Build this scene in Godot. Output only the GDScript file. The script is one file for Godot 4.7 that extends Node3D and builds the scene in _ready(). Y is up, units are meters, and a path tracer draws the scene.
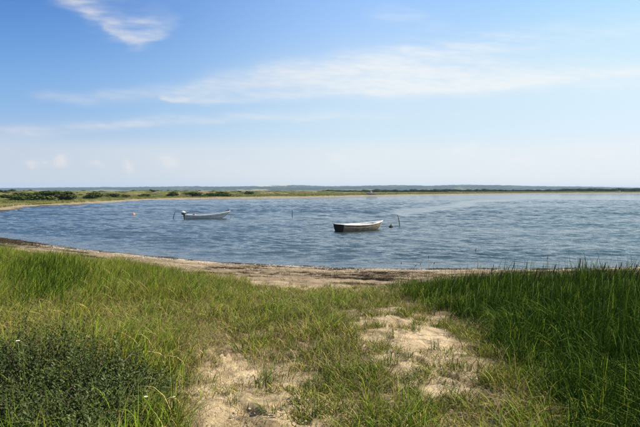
extends Node3D
# A sandy path through beach grass down to a bay with two moored dinghies.
# x right, y up, -z away from the viewer; d below means distance ahead (-z). Still water lies at y = 0.

const EYE := 3.2
const FPX := 498.0
const PITCH := 0.0472
const SUN_AZ := 1.40        # radians clockwise from straight ahead
const SUN_EL := 0.82

var rng := RandomNumberGenerator.new()
var n_hum := FastNoiseLite.new()
var n_fine := FastNoiseLite.new()
var n_patch := FastNoiseLite.new()
var n_streak := FastNoiseLite.new()
var M := {}
var used := {}

# ---------------------------------------------------------------- helpers
func smooth(a: float, b: float, x: float) -> float:
	return smoothstep(a, b, x)

func table(xs: Array, ys: Array, x: float) -> float:
	if x <= xs[0]: return ys[0]
	for i in range(1, xs.size()):
		if x <= xs[i]:
			var t: float = (x - xs[i - 1]) / (xs[i] - xs[i - 1])
			return lerpf(ys[i - 1], ys[i], t)
	return ys[-1]

func noise(seed_: int, freq: float, oct: int = 4, type: int = FastNoiseLite.TYPE_SIMPLEX_SMOOTH) -> FastNoiseLite:
	var n := FastNoiseLite.new()
	n.seed = seed_; n.frequency = freq; n.noise_type = type
	n.fractal_type = FastNoiseLite.FRACTAL_FBM; n.fractal_octaves = oct
	return n

func lin(r: float, g: float, b: float) -> Color:   # a linear colour as a material's sRGB albedo
	return Color(r, g, b).linear_to_srgb()

func mat(col: Color, rough := 0.9, spec := 0.5) -> StandardMaterial3D:
	var m := StandardMaterial3D.new()
	m.albedo_color = col; m.roughness = rough; m.metallic_specular = spec
	return m

func numbered(called: String) -> String:
	var k: int = used.get(called, 0)
	used[called] = k + 1
	return called if k == 0 else "%s_%03d" % [called, k]

func tag(o: Node, label: String, category: String, group := "") -> void:
	o.set_meta("label", label); o.set_meta("category", category)
	if group != "": o.set_meta("group", group)

func base(called: String, at: Vector3, turn := 0.0) -> Node3D:
	var o := Node3D.new()
	o.name = numbered(called); add_child(o); o.position = at; o.rotation.y = turn
	return o

func put(called: String, mesh: Mesh, m: Material, parent: Node = null) -> MeshInstance3D:
	var o := MeshInstance3D.new()
	o.mesh = mesh
	if m: o.material_override = m
	if parent:
		o.name = called; parent.add_child(o, true)
	else:
		o.name = numbered(called); add_child(o)
	return o

func made(st: SurfaceTool) -> ArrayMesh:
	st.generate_normals()
	return st.commit()

func array_mesh(v: PackedVector3Array, n: PackedVector3Array, c: PackedColorArray, idx: PackedInt32Array) -> ArrayMesh:
	var a := []
	a.resize(Mesh.ARRAY_MAX)
	a[Mesh.ARRAY_VERTEX] = v
	a[Mesh.ARRAY_NORMAL] = n
	if c.size() > 0: a[Mesh.ARRAY_COLOR] = c
	a[Mesh.ARRAY_INDEX] = idx
	var m := ArrayMesh.new()
	m.add_surface_from_arrays(Mesh.PRIMITIVE_TRIANGLES, a)
	return m

func grid_index(nx: int, nz: int) -> PackedInt32Array:
	var idx := PackedInt32Array()
	idx.resize((nx - 1) * (nz - 1) * 6)
	var k := 0
	for j in nz - 1:
		for i in nx - 1:
			var a := j * nx + i
			var b := a + nx
			idx[k] = a; idx[k + 1] = b; idx[k + 2] = a + 1
			idx[k + 3] = a + 1; idx[k + 4] = b; idx[k + 5] = b + 1
			k += 6
	return idx

func grid_normals(v: PackedVector3Array, nx: int, nz: int) -> PackedVector3Array:
	var n := PackedVector3Array()
	n.resize(v.size())
	for j in nz:
		var j0 := maxi(j - 1, 0) * nx
		var j1 := mini(j + 1, nz - 1) * nx
		for i in nx:
			var e := v[j * nx + mini(i + 1, nx - 1)] - v[j * nx + maxi(i - 1, 0)]
			var f := v[j1 + i] - v[j0 + i]
			n[j * nx + i] = e.cross(f).normalized()
	return n

func tube(st: SurfaceTool, pts: Array, radii: Array, sides := 6) -> void:
	var rings := []
	for k in pts.size():
		var p: Vector3 = pts[k]
		var q: Vector3 = pts[mini(k + 1, pts.size() - 1)] - pts[maxi(k - 1, 0)]
		q = q.normalized()
		var a := q.cross(Vector3(0.31, 0.2, 0.93)).normalized()
		var b := q.cross(a).normalized()
		var ring := []
		for s in sides:
			var t := TAU * s / sides
			ring.append(p + (a * cos(t) + b * sin(t)) * radii[k])
		rings.append(ring)
	for k in pts.size() - 1:
		for s in sides:
			var s2 := (s + 1) % sides
			for q in [rings[k][s], rings[k + 1][s], rings[k][s2], rings[k][s2], rings[k + 1][s], rings[k + 1][s2]]:
				st.add_vertex(q)
	for e in [0, pts.size() - 1]:
		for s in sides:
			var s2 := (s + 1) % sides
			var tri := [pts[e], rings[e][s], rings[e][s2]] if e == 0 else [pts[e], rings[e][s2], rings[e][s]]
			for q in tri: st.add_vertex(q)

func quad(st: SurfaceTool, a: Vector3, b: Vector3, c: Vector3, d: Vector3) -> void:
	for q in [a, b, c, a, c, d]: st.add_vertex(q)

func begin(smooth_group := 0) -> SurfaceTool:
	var st := SurfaceTool.new()
	st.begin(Mesh.PRIMITIVE_TRIANGLES)
	st.set_smooth_group(smooth_group)
	return st

func box(st: SurfaceTool, c: Vector3, s: Vector3) -> void:
	var h := s / 2
	var p := []
	for x in [-1, 1]:
		for y in [-1, 1]:
			for z in [-1, 1]:
				p.append(c + Vector3(h.x * x, h.y * y, h.z * z))
	for f in [[0, 1, 3, 2], [4, 6, 7, 5], [0, 4, 5, 1], [2, 3, 7, 6], [0, 2, 6, 4], [1, 5, 7, 3]]:
		quad(st, p[f[0]], p[f[1]], p[f[2]], p[f[3]])

# the direction in which the photograph shows a pixel, and where it meets a level
func ray(px: float, py: float) -> Vector3:
	var v := Vector3((px - 320.0) / FPX, (213.5 - py) / FPX, -1.0)
	return v.rotated(Vector3.RIGHT, -PITCH)

func on_level(px: float, py: float, y: float) -> Vector3:
	var r := ray(px, py)
	return Vector3(0, EYE, 0) + r * ((y - EYE) / r.y)

func on_ground(px: float, py: float) -> Vector3:
	var r := ray(px, py)
	var t := 2.0
	while t < 60.0:
		var p := Vector3(0, EYE, 0) + r * t
		if p.y < ground_h(p.x, -p.z): return p
		t += 0.02
	return Vector3(0, EYE, 0) + r * t

func pixel(p: Vector3) -> Vector2:
	var v := (p - Vector3(0, EYE, 0)).rotated(Vector3.RIGHT, PITCH)
	if v.z > -0.4: v.z = -0.4
	return Vector2(320.0 + FPX * v.x / -v.z, 213.5 - FPX * v.y / -v.z)

# ---------------------------------------------------------------- the near shore
const SHORE_X := [-120.0, -60.0, -35.0, -21.0, -14.0, -9.0, -4.5, 0.0, 3.0, 7.0, 13.0, 22.0, 45.0, 120.0]
const SHORE_D := [58.0, 49.0, 41.0, 33.0, 27.6, 24.2, 21.9, 20.6, 20.0, 19.9, 20.6, 21.5, 20.0, -10.0]

func inland(x: float, d: float) -> float:
	var a := table(SHORE_X, SHORE_D, x - 1.2)
	var b := table(SHORE_X, SHORE_D, x + 1.2)
	var k := (b - a) / 2.4
	return ((a + b) * 0.5 - d) / sqrt(1.0 + k * k) + n_hum.get_noise_2d(x * 2.2, 40.0) * 0.45

const H_S := [-30.0, -3.0, 0.0, 0.9, 3.0, 7.0, 12.0, 17.0, 25.0, 60.0]
const H_H := [-2.5, -0.3, 0.0, 0.13, 0.22, 0.55, 1.2, 1.5, 1.68, 2.2]

func ground_h(x: float, d: float) -> float:
	var s := inland(x, d)
	var h := (table(H_S, H_H, s - 0.7) + table(H_S, H_H, s + 0.7) + table(H_S, H_H, s)) / 3.0
	var up := smooth(4.0, 8.0, s)
	h += up * (0.34 * exp(-pow((x + 13.0) / 7.0, 2) - pow((d - 17.0) / 6.0, 2)) + 0.1 * smooth(2.0, 6.0, x))
	h += (0.02 + 0.07 * up) * n_hum.get_noise_2d(x * 9.0, d * 9.0)
	return h

# how much grass the photograph shows on the ground, sampled along rows 280..420 and columns 0..640
const COVER := [
	[9, 9, 9, 9, 9, 8, 5, 1, 1, 3, 6, 8, 9, 9, 9, 9, 9],
	[9, 9, 9, 9, 9, 8, 6, 7, 7, 6, 6, 8, 9, 9, 9, 9, 9],
	[9, 9, 9, 9, 9, 8, 6, 7, 7, 4, 2, 4, 9, 9, 9, 9, 9],
	[9, 9, 9, 9, 9, 7, 5, 5, 6, 4, 2, 2, 6, 9, 9, 9, 9],
	[9, 9, 9, 9, 8, 5, 2, 4, 6, 5, 4, 2, 4, 7, 8, 9, 9],
	[9, 9, 9, 8, 7, 4, 1, 4, 4, 5, 4, 3, 4, 6, 8, 9, 9],
	[9, 9, 8, 7, 6, 3, 2, 4, 3, 5, 4, 4, 5, 6, 8, 9, 9],
	[9, 9, 8, 7, 6, 4, 3, 3, 4, 6, 6, 5, 5, 6, 7, 8, 9]]

func cover(x: float, d: float, y: float) -> float:
	var p := pixel(Vector3(x, y, -d))
	var u := clampf(p.x / 40.0, 0.0, 15.999)
	var v := clampf((p.y - 280.0) / 20.0, 0.0, 6.999)
	var i := int(u); var j := int(v)
	var fu := u - i; var fv := v - j
	var a: float = lerpf(COVER[j][i], COVER[j][i + 1], fu)
	var b: float = lerpf(COVER[j + 1][i], COVER[j + 1][i + 1], fu)
	return lerpf(a, b, fv) / 9.0

# ---------------------------------------------------------------- sky
func sky_base(az: float, el: float) -> Color:
	# three columns of clear-sky colour with height: far from the sun, half-way, near the sun (sRGB as seen)
	var e := rad_to_deg(el)
	var hs := [0.0, 2.0, 4.5, 6.0, 8.0, 11.5, 14.6, 18.0, 21.0, 45.0, 90.0]
	var far := [Color8(198, 208, 218), Color8(198, 209, 222), Color8(192, 208, 227), Color8(164, 193, 228), Color8(143, 184, 229), Color8(122, 170, 226), Color8(101, 153, 218), Color8(84, 135, 206), Color8(73, 120, 194), Color8(80, 132, 190), Color8(66, 112, 172)]
	var mid := [Color8(228, 235, 238), Color8(228, 236, 240), Color8(224, 235, 242), Color8(213, 234, 247), Color8(206, 230, 247), Color8(199, 225, 249), Color8(184, 216, 250), Color8(168, 206, 252), Color8(157, 198, 252), Color8(110, 164, 214), Color8(66, 112, 172)]
	var near := [Color8(240, 242, 242), Color8(238, 243, 246), Color8(233, 243, 250), Color8(226, 243, 255), Color8(222, 242, 255), Color8(212, 240, 255), Color8(203, 236, 255), Color8(186, 228, 255), Color8(168, 216, 254), Color8(120, 176, 226), Color8(66, 112, 172)]
	var k := 0
	while k < 9 and e > hs[k + 1]: k += 1
	var t: float = clampf((e - hs[k]) / (hs[k + 1] - hs[k]), 0, 1)
	var a: Color = far[k].lerp(far[k + 1], t)
	var b: Color = mid[k].lerp(mid[k + 1], t)
	var c: Color = near[k].lerp(near[k + 1], t)
	var off := absf(angle_difference(az, SUN_AZ))
	var w := smooth(2.06, 1.24, off)
	var w2 := smooth(1.39, 0.69, off)
	return a.lerp(b, w).lerp(c, w2).srgb_to_linear()

func wisp(px: float, py: float, xs: Array, ys: Array, up: Array, down: Array, amount: Array) -> float:
	if px < xs[0] or px > xs[-1]: return 0.0
	var yc := table(xs, ys, px)
	var a := table(xs, amount, px)
	var dy := py - yc
	var w := table(xs, up, px) if dy < 0 else table(xs, down, px)
	return a * exp(-dy * dy / (w * w))

func make_sky() -> ImageTexture:
	var lw := 512; var lh := 256
	var low := PackedFloat32Array(); low.resize(lw * lh * 3)
	var n1 := noise(5, 1.1, 5); var n2 := noise(6, 3.0, 4)
	for j in lh:
		var el := PI * (0.5 - (j + 0.5) / lh)
		for i in lw:
			var az := TAU * (i + 0.5) / lw
			if az > PI: az -= TAU
			var c := sky_base(az, maxf(el, 0.0))
			if el > 0.0:
				var v := Vector3(sin(az) * cos(el), sin(el), -cos(az) * cos(el))
				var q := v / (v.y + 0.16)
				var w := smooth(0.0, 0.55, n1.get_noise_3d(q.x * 0.45, q.z * 0.9, 3.0)) * (0.5 + 0.5 * n2.get_noise_3d(q.x * 0.6, q.z * 1.6, 9.0))
				var seen := smooth(0.80, 0.62, absf(az)) * smooth(0.50, 0.36, el)
				c = c.lerp(Color(0.86, 0.89, 0.93), clampf(w, 0, 0.5) * (1.0 - seen) * smooth(0.02, 0.25, el))
			var k := (j * lw + i) * 3
			low[k] = c.r; low[k + 1] = c.g; low[k + 2] = c.b
	var im := Image.create_from_data(lw, lh, false, Image.FORMAT_RGBF, low.to_byte_array())
	im.resize(4096, 2048, Image.INTERPOLATE_BILINEAR)
	# the clouds in view, stroke by stroke
	var nf := noise(11, 0.03, 5); var nw := noise(12, 0.012, 3); var nb := noise(13, 0.05, 5)
	var j0 := int(2048 * (0.5 - 0.42 / PI)); var j1 := 1024
	for j in range(j0, j1):
		var el := PI * (0.5 - (j + 0.5) / 2048.0)
		for i in range(-450, 450):
			var az := TAU * (i + 0.5) / 4096.0
			var dir := Vector3(sin(az) * cos(el), sin(el), -cos(az) * cos(el))
			var v := dir.rotated(Vector3.RIGHT, PITCH)
			var px := 320.0 + FPX * v.x / -v.z
			var py := 213.5 - FPX * v.y / -v.z
			var wob := nw.get_noise_2d(px, py) * 9.0
			var fib := nf.get_noise_2d(px * 0.35 + py * 0.8, py * 2.6 - px * 0.25)
			var bro := nf.get_noise_2d(px * 0.5, py * 1.2 + 300.0)
			var y := py + wob * 0.6
			var c := 0.0
			# torn streak high up, sharp along its lower edge
			if px < 215 and py < 62:
				var along := (px - 52.0) * 0.92 + (py + 4.0) * 0.38
				var yl := table([20, 52, 85, 118, 130, 145, 162, 190], [-14, -2, 14, 32, 40, 41, 36, 14], px + bro * 14.0)
				var dy: float = (py + fib * 9.0) - yl
				var w := 6.0 if dy > 0 else 22.0
				var body := exp(-dy * dy / (w * w)) * smooth(30.0, 75.0, px) * smooth(186.0, 150.0, px + fib * 18.0)
				c += 0.62 * body * (0.72 + 0.75 * fib + 0.3 * bro) * smooth(-30.0, 20.0, along)
			# long veil across the middle
			c += wisp(px, y, [20, 45, 90, 150, 200, 250, 300, 380, 460, 560, 680], [93, 97, 98, 95, 89, 80, 76, 76, 80, 80, 78], [3, 5, 6, 7, 10, 14, 17, 24, 24, 22, 22], [3, 5, 6, 7, 9, 11, 14, 18, 16, 14, 16], [0, 0.26, 0.32, 0.36, 0.44, 0.56, 0.66, 0.7, 0.68, 0.42, 0.28]) * (0.95 + 0.45 * fib)
			# its sharp lower thread
			c += wisp(px, py + wob * 0.25 + bro * 2.0, [157, 163, 172, 200, 240, 290, 340, 420, 500, 560, 610, 680], [98, 99.5, 101, 101, 99.5, 95, 92, 89, 85, 80, 74, 68], [1.5, 3, 3.2, 4, 5, 6, 7, 8, 7, 6, 5, 5], [1.2, 1.8, 2, 2.5, 3.5, 5, 6, 7, 5, 4, 4, 4], [0, 0.5, 0.5, 0.42, 0.36, 0.32, 0.34, 0.36, 0.42, 0.4, 0.36, 0.3]) * (0.9 + 0.8 * fib)
			# feather rising to the upper side, toward the sun
			c += wisp(px, y, [300, 380, 440, 500, 560, 640, 690], [66, 58, 49, 40, 33, 26, 20], [6, 10, 12, 12, 11, 10, 9], [8, 14, 16, 16, 16, 14, 12], [0, 0.24, 0.3, 0.3, 0.26, 0.2, 0.12]) * (0.9 + 1.2 * fib)
			c += wisp(px, y, [360, 390, 420, 460], [10, 14, 20, 27], [7, 8, 8, 8], [7, 9, 9, 9], [0, 0.2, 0.22, 0]) * (0.8 + 1.2 * fib)
			# lower band
			c += wisp(px, y, [-60, 0, 40, 80, 120, 160, 220, 300, 400, 520], [134, 131, 129, 126, 123.5, 123, 119, 117, 116, 112], [5, 6, 5, 5, 5, 6, 6, 6, 6, 6], [7, 8, 7, 6, 5, 5, 4, 4, 4, 4], [0.3, 0.34, 0.4, 0.34, 0.42, 0.44, 0.38, 0.3, 0.16, 0.0]) * (0.9 + 0.7 * fib)
			# banded milky air with little heaps low down
			c += 0.2 * smooth(134.0, 150.0, y) * smooth(196.0, 165.0, y) * (0.7 + 0.8 * nf.get_noise_2d(px * 0.12, py * 0.9))
			if py > 138 and py < 182:
				for b in [[32, 164.5, 7, 3, 0.6], [43, 162, 3, 2, 0.4], [62, 161.5, 8, 4.5, 0.85], [95, 165, 7, 2.5, 0.4], [128, 167, 4.5, 7.5, 0.5], [171, 161, 6, 5, 0.5], [214, 163, 14, 4, 0.16], [237, 164, 10, 4, 0.14], [343, 158, 9, 6, 0.3], [372, 163, 20, 4, 0.12], [430, 132, 26, 4, 0.28], [470, 150, 15, 6, 0.3], [520, 160, 22, 5, 0.2], [600, 155, 26, 5, 0.2]]:
					var ex: float = (px + bro * 9.0 - b[0]) / b[2]
					var ey: float = (py + nb.get_noise_2d(px, py) * 5.0 - b[1]) / b[3]
					var r := ex * ex + ey * ey
					if r < 5.0: c += 1.35 * b[4] * exp(-r * 0.9) * (0.9 + 0.8 * nb.get_noise_2d(px * 1.3, py * 1.3 + 70.0))
			if c <= 0.002: continue
			var thread := nb.get_noise_2d(px * 0.9 + py * 0.5, py * 4.5 - px * 0.4)
			c = clampf(c * (1.0 + 0.4 * thread * smooth(168.0, 140.0, py)) , 0.0, 0.9)
			c = lerpf(c, smooth(0.03, 0.66, c) * 0.72, 0.22)
			var ii := posmod(i, 4096)
			var was := im.get_pixel(ii, j)
			var off := absf(angle_difference(az, SUN_AZ))
			var tone := Color8(226, 226, 228).srgb_to_linear().lerp(Color8(243, 247, 248).srgb_to_linear(), smooth(1.99, 1.14, off))
			im.set_pixel(ii, j, was.lerp(tone, c))
	return ImageTexture.create_from_image(im)

# ---------------------------------------------------------------- textures
func noise_texture(seed_: int, freq: float, oct: int, lo: float, hi: float, size := 512, type: int = FastNoiseLite.TYPE_SIMPLEX_SMOOTH) -> ImageTexture:
	var n := noise(seed_, freq, oct, type)
	var im := n.get_seamless_image(size, size)
	im.convert(Image.FORMAT_L8)
	var data := im.get_data()
	for k in data.size():
		data[k] = int(clampf(lerpf(lo, hi, data[k] / 255.0), 0, 1) * 255.0)
	var out := Image.create_from_data(size, size, false, Image.FORMAT_L8, data)
	out.generate_mipmaps()
	return ImageTexture.create_from_image(out)

func normal_texture(seed_: int, freq: float, oct: int, strength: float, size := 1024) -> ImageTexture:
	var n := noise(seed_, freq, oct)
	n.fractal_gain = 0.55
	var im := n.get_seamless_image(size, size)
	im.convert(Image.FORMAT_RF)
	im.bump_map_to_normal_map(strength)
	return ImageTexture.create_from_image(im)

func make_materials() -> void:
	var g := StandardMaterial3D.new()                     # sand and litter; its colours come with the vertices
	g.vertex_color_use_as_albedo = true
	g.albedo_texture = noise_texture(21, 0.11, 5, 0.62, 1.16, 1024)
	g.uv1_triplanar = true; g.uv1_world_triplanar = true; g.uv1_scale = Vector3.ONE * 0.62
	g.heightmap_enabled = true; g.heightmap_texture = noise_texture(22, 0.03, 6, 0.0, 1.0, 1024); g.heightmap_scale = 1.1
	g.roughness = 0.95; g.metallic_specular = 0.25
	M.ground = g
	var f := StandardMaterial3D.new()
	f.vertex_color_use_as_albedo = true
	f.albedo_texture = noise_texture(23, 0.06, 6, 0.45, 1.15, 1024)
	f.uv1_triplanar = true; f.uv1_world_triplanar = true; f.uv1_scale = Vector3.ONE * 0.05
	f.roughness = 0.95; f.metallic_specular = 0.2
	M.far_ground = f
	var h := StandardMaterial3D.new()
	h.vertex_color_use_as_albedo = true; h.roughness = 1.0; h.metallic_specular = 0.1
	M.hills = h
	var w := StandardMaterial3D.new()
	w.albedo_color = lin(0.024, 0.037, 0.034); w.roughness = 0.05; w.metallic_specular = 0.5
	w.normal_enabled = true; w.normal_texture = normal_texture(31, 0.02, 4, 14.0); w.normal_scale = 0.34
	w.uv1_triplanar = true; w.uv1_world_triplanar = true; w.uv1_scale = Vector3(0.16, 0.16, 0.24)
	M.water = w
	var gr := StandardMaterial3D.new()                    # blades: colour of each blade and of each clump
	gr.vertex_color_use_as_albedo = true; gr.roughness = 0.6; gr.metallic_specular = 0.14
	gr.cull_mode = BaseMaterial3D.CULL_DISABLED
	gr.backlight_enabled = true; gr.backlight = Color(0.54, 0.56, 0.2)
	M.grass = gr
	var lf := gr.duplicate() as StandardMaterial3D
	lf.roughness = 0.75; lf.metallic_specular = 0.15; lf.backlight = Color(0.22, 0.28, 0.1)
	var sc := lf.duplicate() as StandardMaterial3D
	sc.backlight = Color(0.12, 0.16, 0.05); sc.metallic_specular = 0.05
	M.scrub = sc
	var gt := gr.duplicate() as StandardMaterial3D
	gt.backlight = Color(0.34, 0.38, 0.14)
	M.grass_tall = gt
	M.leaf = lf
	var dry := StandardMaterial3D.new()
	dry.vertex_color_use_as_albedo = true; dry.roughness = 0.9; dry.metallic_specular = 0.2
	dry.cull_mode = BaseMaterial3D.CULL_DISABLED
	M.dry = dry
	M.twig = mat(lin(0.07, 0.05, 0.035))
	M.stem_dry = mat(lin(0.34, 0.27, 0.16))
	M.stem_green = mat(lin(0.09, 0.13, 0.035))
	M.seed = mat(lin(0.085, 0.06, 0.03), 1.0, 0.05)
	M.wood_wet = mat(lin(0.07, 0.055, 0.04), 0.8, 0.2)
	M.rope = mat(lin(0.12, 0.12, 0.10), 0.9)

# ---------------------------------------------------------------- ground and water
func near_ground() -> void:
	var xs := PackedFloat32Array(); var ds := PackedFloat32Array()
	var half := [0.0]
	var x := 0.0
	while x < 130.0:
		x += 0.048 if x < 3.2 else (0.085 if x < 8.5 else (0.085 + (x - 8.5) * 0.06))
		half.append(x)
	for k in range(half.size() - 1, 0, -1): xs.append(-half[k])
	for k in half: xs.append(k)
	var d := -60.0
	while d < 62.0:
		ds.append(d)
		if d < 1.8: d += maxf(0.1, (1.8 - d) * 0.12)
		elif d < 8.5: d += 0.045
		elif d < 13.0: d += 0.07
		elif d < 23.0: d += 0.11
		else: d += 0.11 + (d - 23.0) * 0.06
	var nx := xs.size(); var nz := ds.size()
	var v := PackedVector3Array(); v.resize(nx * nz)
	var c := PackedColorArray(); c.resize(nx * nz)
	var n_dent := noise(41, 1.6, 3); var n_small := noise(42, 5.5, 3); var n_dark := noise(43, 0.9, 4)
	# old footprints up and down the path
	var prints := []
	rng.seed = 17
	for k in 70:
		var q := on_ground(rng.randf_range(205, 500), rng.randf_range(300, 440))
		prints.append([q.x, -q.z, rng.randf_range(-0.9, 0.9), rng.randf_range(0.10, 0.16), rng.randf_range(0.045, 0.065), rng.randf_range(0.025, 0.05)])
	for j in nz:
		for i in nx:
			var px := xs[i]; var pd := ds[j]
			var h := ground_h(px, pd)
			var s := inland(px, pd)
			var col: Color
			var grain := n_small.get_noise_2d(px, pd)
			if absf(px) < 26.0 and pd > -4.0 and pd < 40.0:
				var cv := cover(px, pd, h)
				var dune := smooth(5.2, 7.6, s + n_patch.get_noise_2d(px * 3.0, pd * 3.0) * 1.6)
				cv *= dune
				var dent := n_dent.get_noise_2d(px, pd)
				h += (dent * 0.045 + grain * 0.016) * (1.0 - 0.6 * cv) * smooth(0.6, 2.0, s)
				if absf(px) < 3.4 and pd > 2.0 and pd < 14.0:
					for f in prints:
						var fx: float = px - f[0]; var fd: float = pd - f[1]
						if absf(fx) > 0.35 or absf(fd) > 0.35: continue
						var ca := cos(f[2]); var sa := sin(f[2])
						var r := sqrt(pow((fx * ca - fd * sa) / f[4], 2) + pow((fx * sa + fd * ca) / f[3], 2))
						h -= f[5] * (smooth(1.25, 0.6, r) - 0.45 * smooth(0.9, 1.35, r) * smooth(2.0, 1.4, r))
				# dry sand, grey thatch and brown litter
				var sand := Color(0.48, 0.375, 0.235).lerp(Color(0.36, 0.275, 0.165), clampf(0.5 + n_dark.get_noise_2d(px, pd) * 1.3, 0, 1))
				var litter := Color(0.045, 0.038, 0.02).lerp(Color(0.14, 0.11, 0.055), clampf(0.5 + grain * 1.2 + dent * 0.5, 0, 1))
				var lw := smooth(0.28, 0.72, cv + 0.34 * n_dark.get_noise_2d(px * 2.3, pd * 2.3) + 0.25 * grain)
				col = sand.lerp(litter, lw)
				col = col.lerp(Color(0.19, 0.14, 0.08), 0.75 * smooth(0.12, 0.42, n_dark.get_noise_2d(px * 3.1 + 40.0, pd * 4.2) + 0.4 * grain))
				# on the beach: washed-up streaks that follow the water's edge
				var b := 1.0 - dune
				if b > 0.01:
					var st := n_streak.get_noise_2d(px * 0.9, s * 9.0)
					var st2 := n_streak.get_noise_2d(px * 0.35 + 50.0, s * 5.0)
					var beach := Color(0.33, 0.255, 0.165).lerp(Color(0.2, 0.15, 0.095), clampf(0.45 + st2 * 1.5, 0, 1))
					beach = beach.lerp(Color(0.10, 0.075, 0.05), smooth(0.12, 0.4, st) * smooth(0.5, 1.3, s) * smooth(6.5, 4.5, s))
					var rim := smooth(0.1, 0.3, s) * smooth(1.15, 0.75, s + st2 * 0.5)
					beach = beach.lerp(Color(0.50, 0.45, 0.36), rim * clampf(0.55 + st * 1.4, 0, 1))
					beach = beach.lerp(Color(0.10, 0.08, 0.058), smooth(0.5, 0.25, s + 0.3 * st2))
					col = col.lerp(beach, b)
			else:
				col = Color(0.13, 0.12, 0.06)
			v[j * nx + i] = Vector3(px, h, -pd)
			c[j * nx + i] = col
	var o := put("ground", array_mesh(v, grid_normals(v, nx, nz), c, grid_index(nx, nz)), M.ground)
	o.set_meta("kind", "structure")
	print("ground ", nx * nz)

func water() -> void:
	var ds := PackedFloat32Array()
	var d := 14.0
	while d < 9500.0:
		ds.append(d)
		if d < 45.0: d += 0.085 + (d - 14.0) * 0.0022
		elif d < 160.0: d *= 1.0036
		else: d *= 1.03
	var nx := 561; var nz := ds.size()
	var v := PackedVector3Array(); v.resize(nx * nz)
	var nn := PackedVector3Array(); nn.resize(nx * nz)
	# short-crested wind chop running in to the beach: ridges of three sizes
	var chop := noise(51, 0.5, 2); var small := noise(52, 0.6, 2); var swell := noise(53, 0.5, 2)
	for n in [chop, small, swell]:
		n.fractal_type = FastNoiseLite.FRACTAL_RIDGED; n.fractal_gain = 0.45
	var n_gust := noise(54, 0.03, 3); var n_ph := noise(55, 0.11, 2)
	for j in nz:
		var dd := ds[j]
		var step_d := ds[mini(j + 1, nz - 1)] - dd
		var half := 1.05 * dd + 22.0
		var f_chop := smooth(0.40, 0.20, step_d)
		var f_small := smooth(0.22, 0.12, step_d)
		var f_swell := smooth(1.1, 0.5, step_d) * smooth(35.0, 70.0, dd)
		for i in nx:
			var x := lerpf(-half, half, float(i) / (nx - 1))
			var y := 0.0
			if f_swell + f_chop > 0.0:
				var gust := clampf(1.0 + 0.7 * n_gust.get_noise_2d(x * 0.6, dd * 1.4), 0.5, 1.5)
				if dd < 50.0: gust *= lerpf(0.18, 1.0, smooth(-0.2, 4.5, -inland(x, dd)))
				if x > 10.0:
					var lane := absf(dd - (60.0 + 2.1 * (x - 10.0)) + 16.0 * n_ph.get_noise_2d(x * 0.25, 3.0))
					gust *= lerpf(0.25, 1.0, smooth(3.0, 12.0, lane))
				var wx := x + 1.2 * n_ph.get_noise_2d(x * 0.8, dd * 0.8); var wd := dd + 0.12 * x + 1.5 * n_ph.get_noise_2d(x * 0.7 + 90.0, dd * 0.7)
				if f_chop > 0.0: y += 0.068 * f_chop * chop.get_noise_2d(wx * 0.6, wd * 1.5)
				if f_small > 0.0: y += 0.016 * f_small * small.get_noise_2d(wx * 1.5 + 20.0, wd * 3.0)
				if f_swell > 0.0: y += 0.17 * f_swell * swell.get_noise_2d(wx * 0.25, wd * 0.62)
				y *= gust
			v[j * nx + i] = Vector3(x, y, -dd)
	nn = grid_normals(v, nx, nz)
	var o := put("water", array_mesh(v, nn, PackedColorArray(), grid_index(nx, nz)), M.water)
	o.set_meta("kind", "structure")
	print("water ", nx * nz)

# the far side of the bay: the water's edge from pixels, then inland strips
var far_edge := []
func far_point(t: float) -> Vector2:
	var f := clampf(t, 0.0, far_edge.size() - 1.001)
	var i := int(f)
	var a: Vector2 = far_edge[maxi(i - 1, 0)]; var b: Vector2 = far_edge[i]
	var c: Vector2 = far_edge[mini(i + 1, far_edge.size() - 1)]; var e: Vector2 = far_edge[mini(i + 2, far_edge.size() - 1)]
	return b.cubic_interpolate(c, a, e, f - i)

func far_height(x: float, d: float, s: float) -> float:
	var h := table([-6.0, 0.0, 0.8, 3.5, 8.0, 25.0, 60.0, 1500.0], [-0.5, -0.02, 0.16, 0.34, 0.62, 0.8, 0.85, 0.6], s)
	var left := smooth(60.0, -20.0, x)
	var dunes := clampf(0.35 + n_hum.get_noise_2d(x * 0.9 + 70.0, d * 0.7) * 1.3, 0, 1.0) * smooth(22.0, 50.0, s) * smooth(260.0, 120.0, s)
	h += dunes * (0.35 + 1.6 * left)
	h += n_hum.get_noise_2d(x * 3.0, d * 3.0) * 0.12 * smooth(2.0, 12.0, s)
	return h

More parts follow.
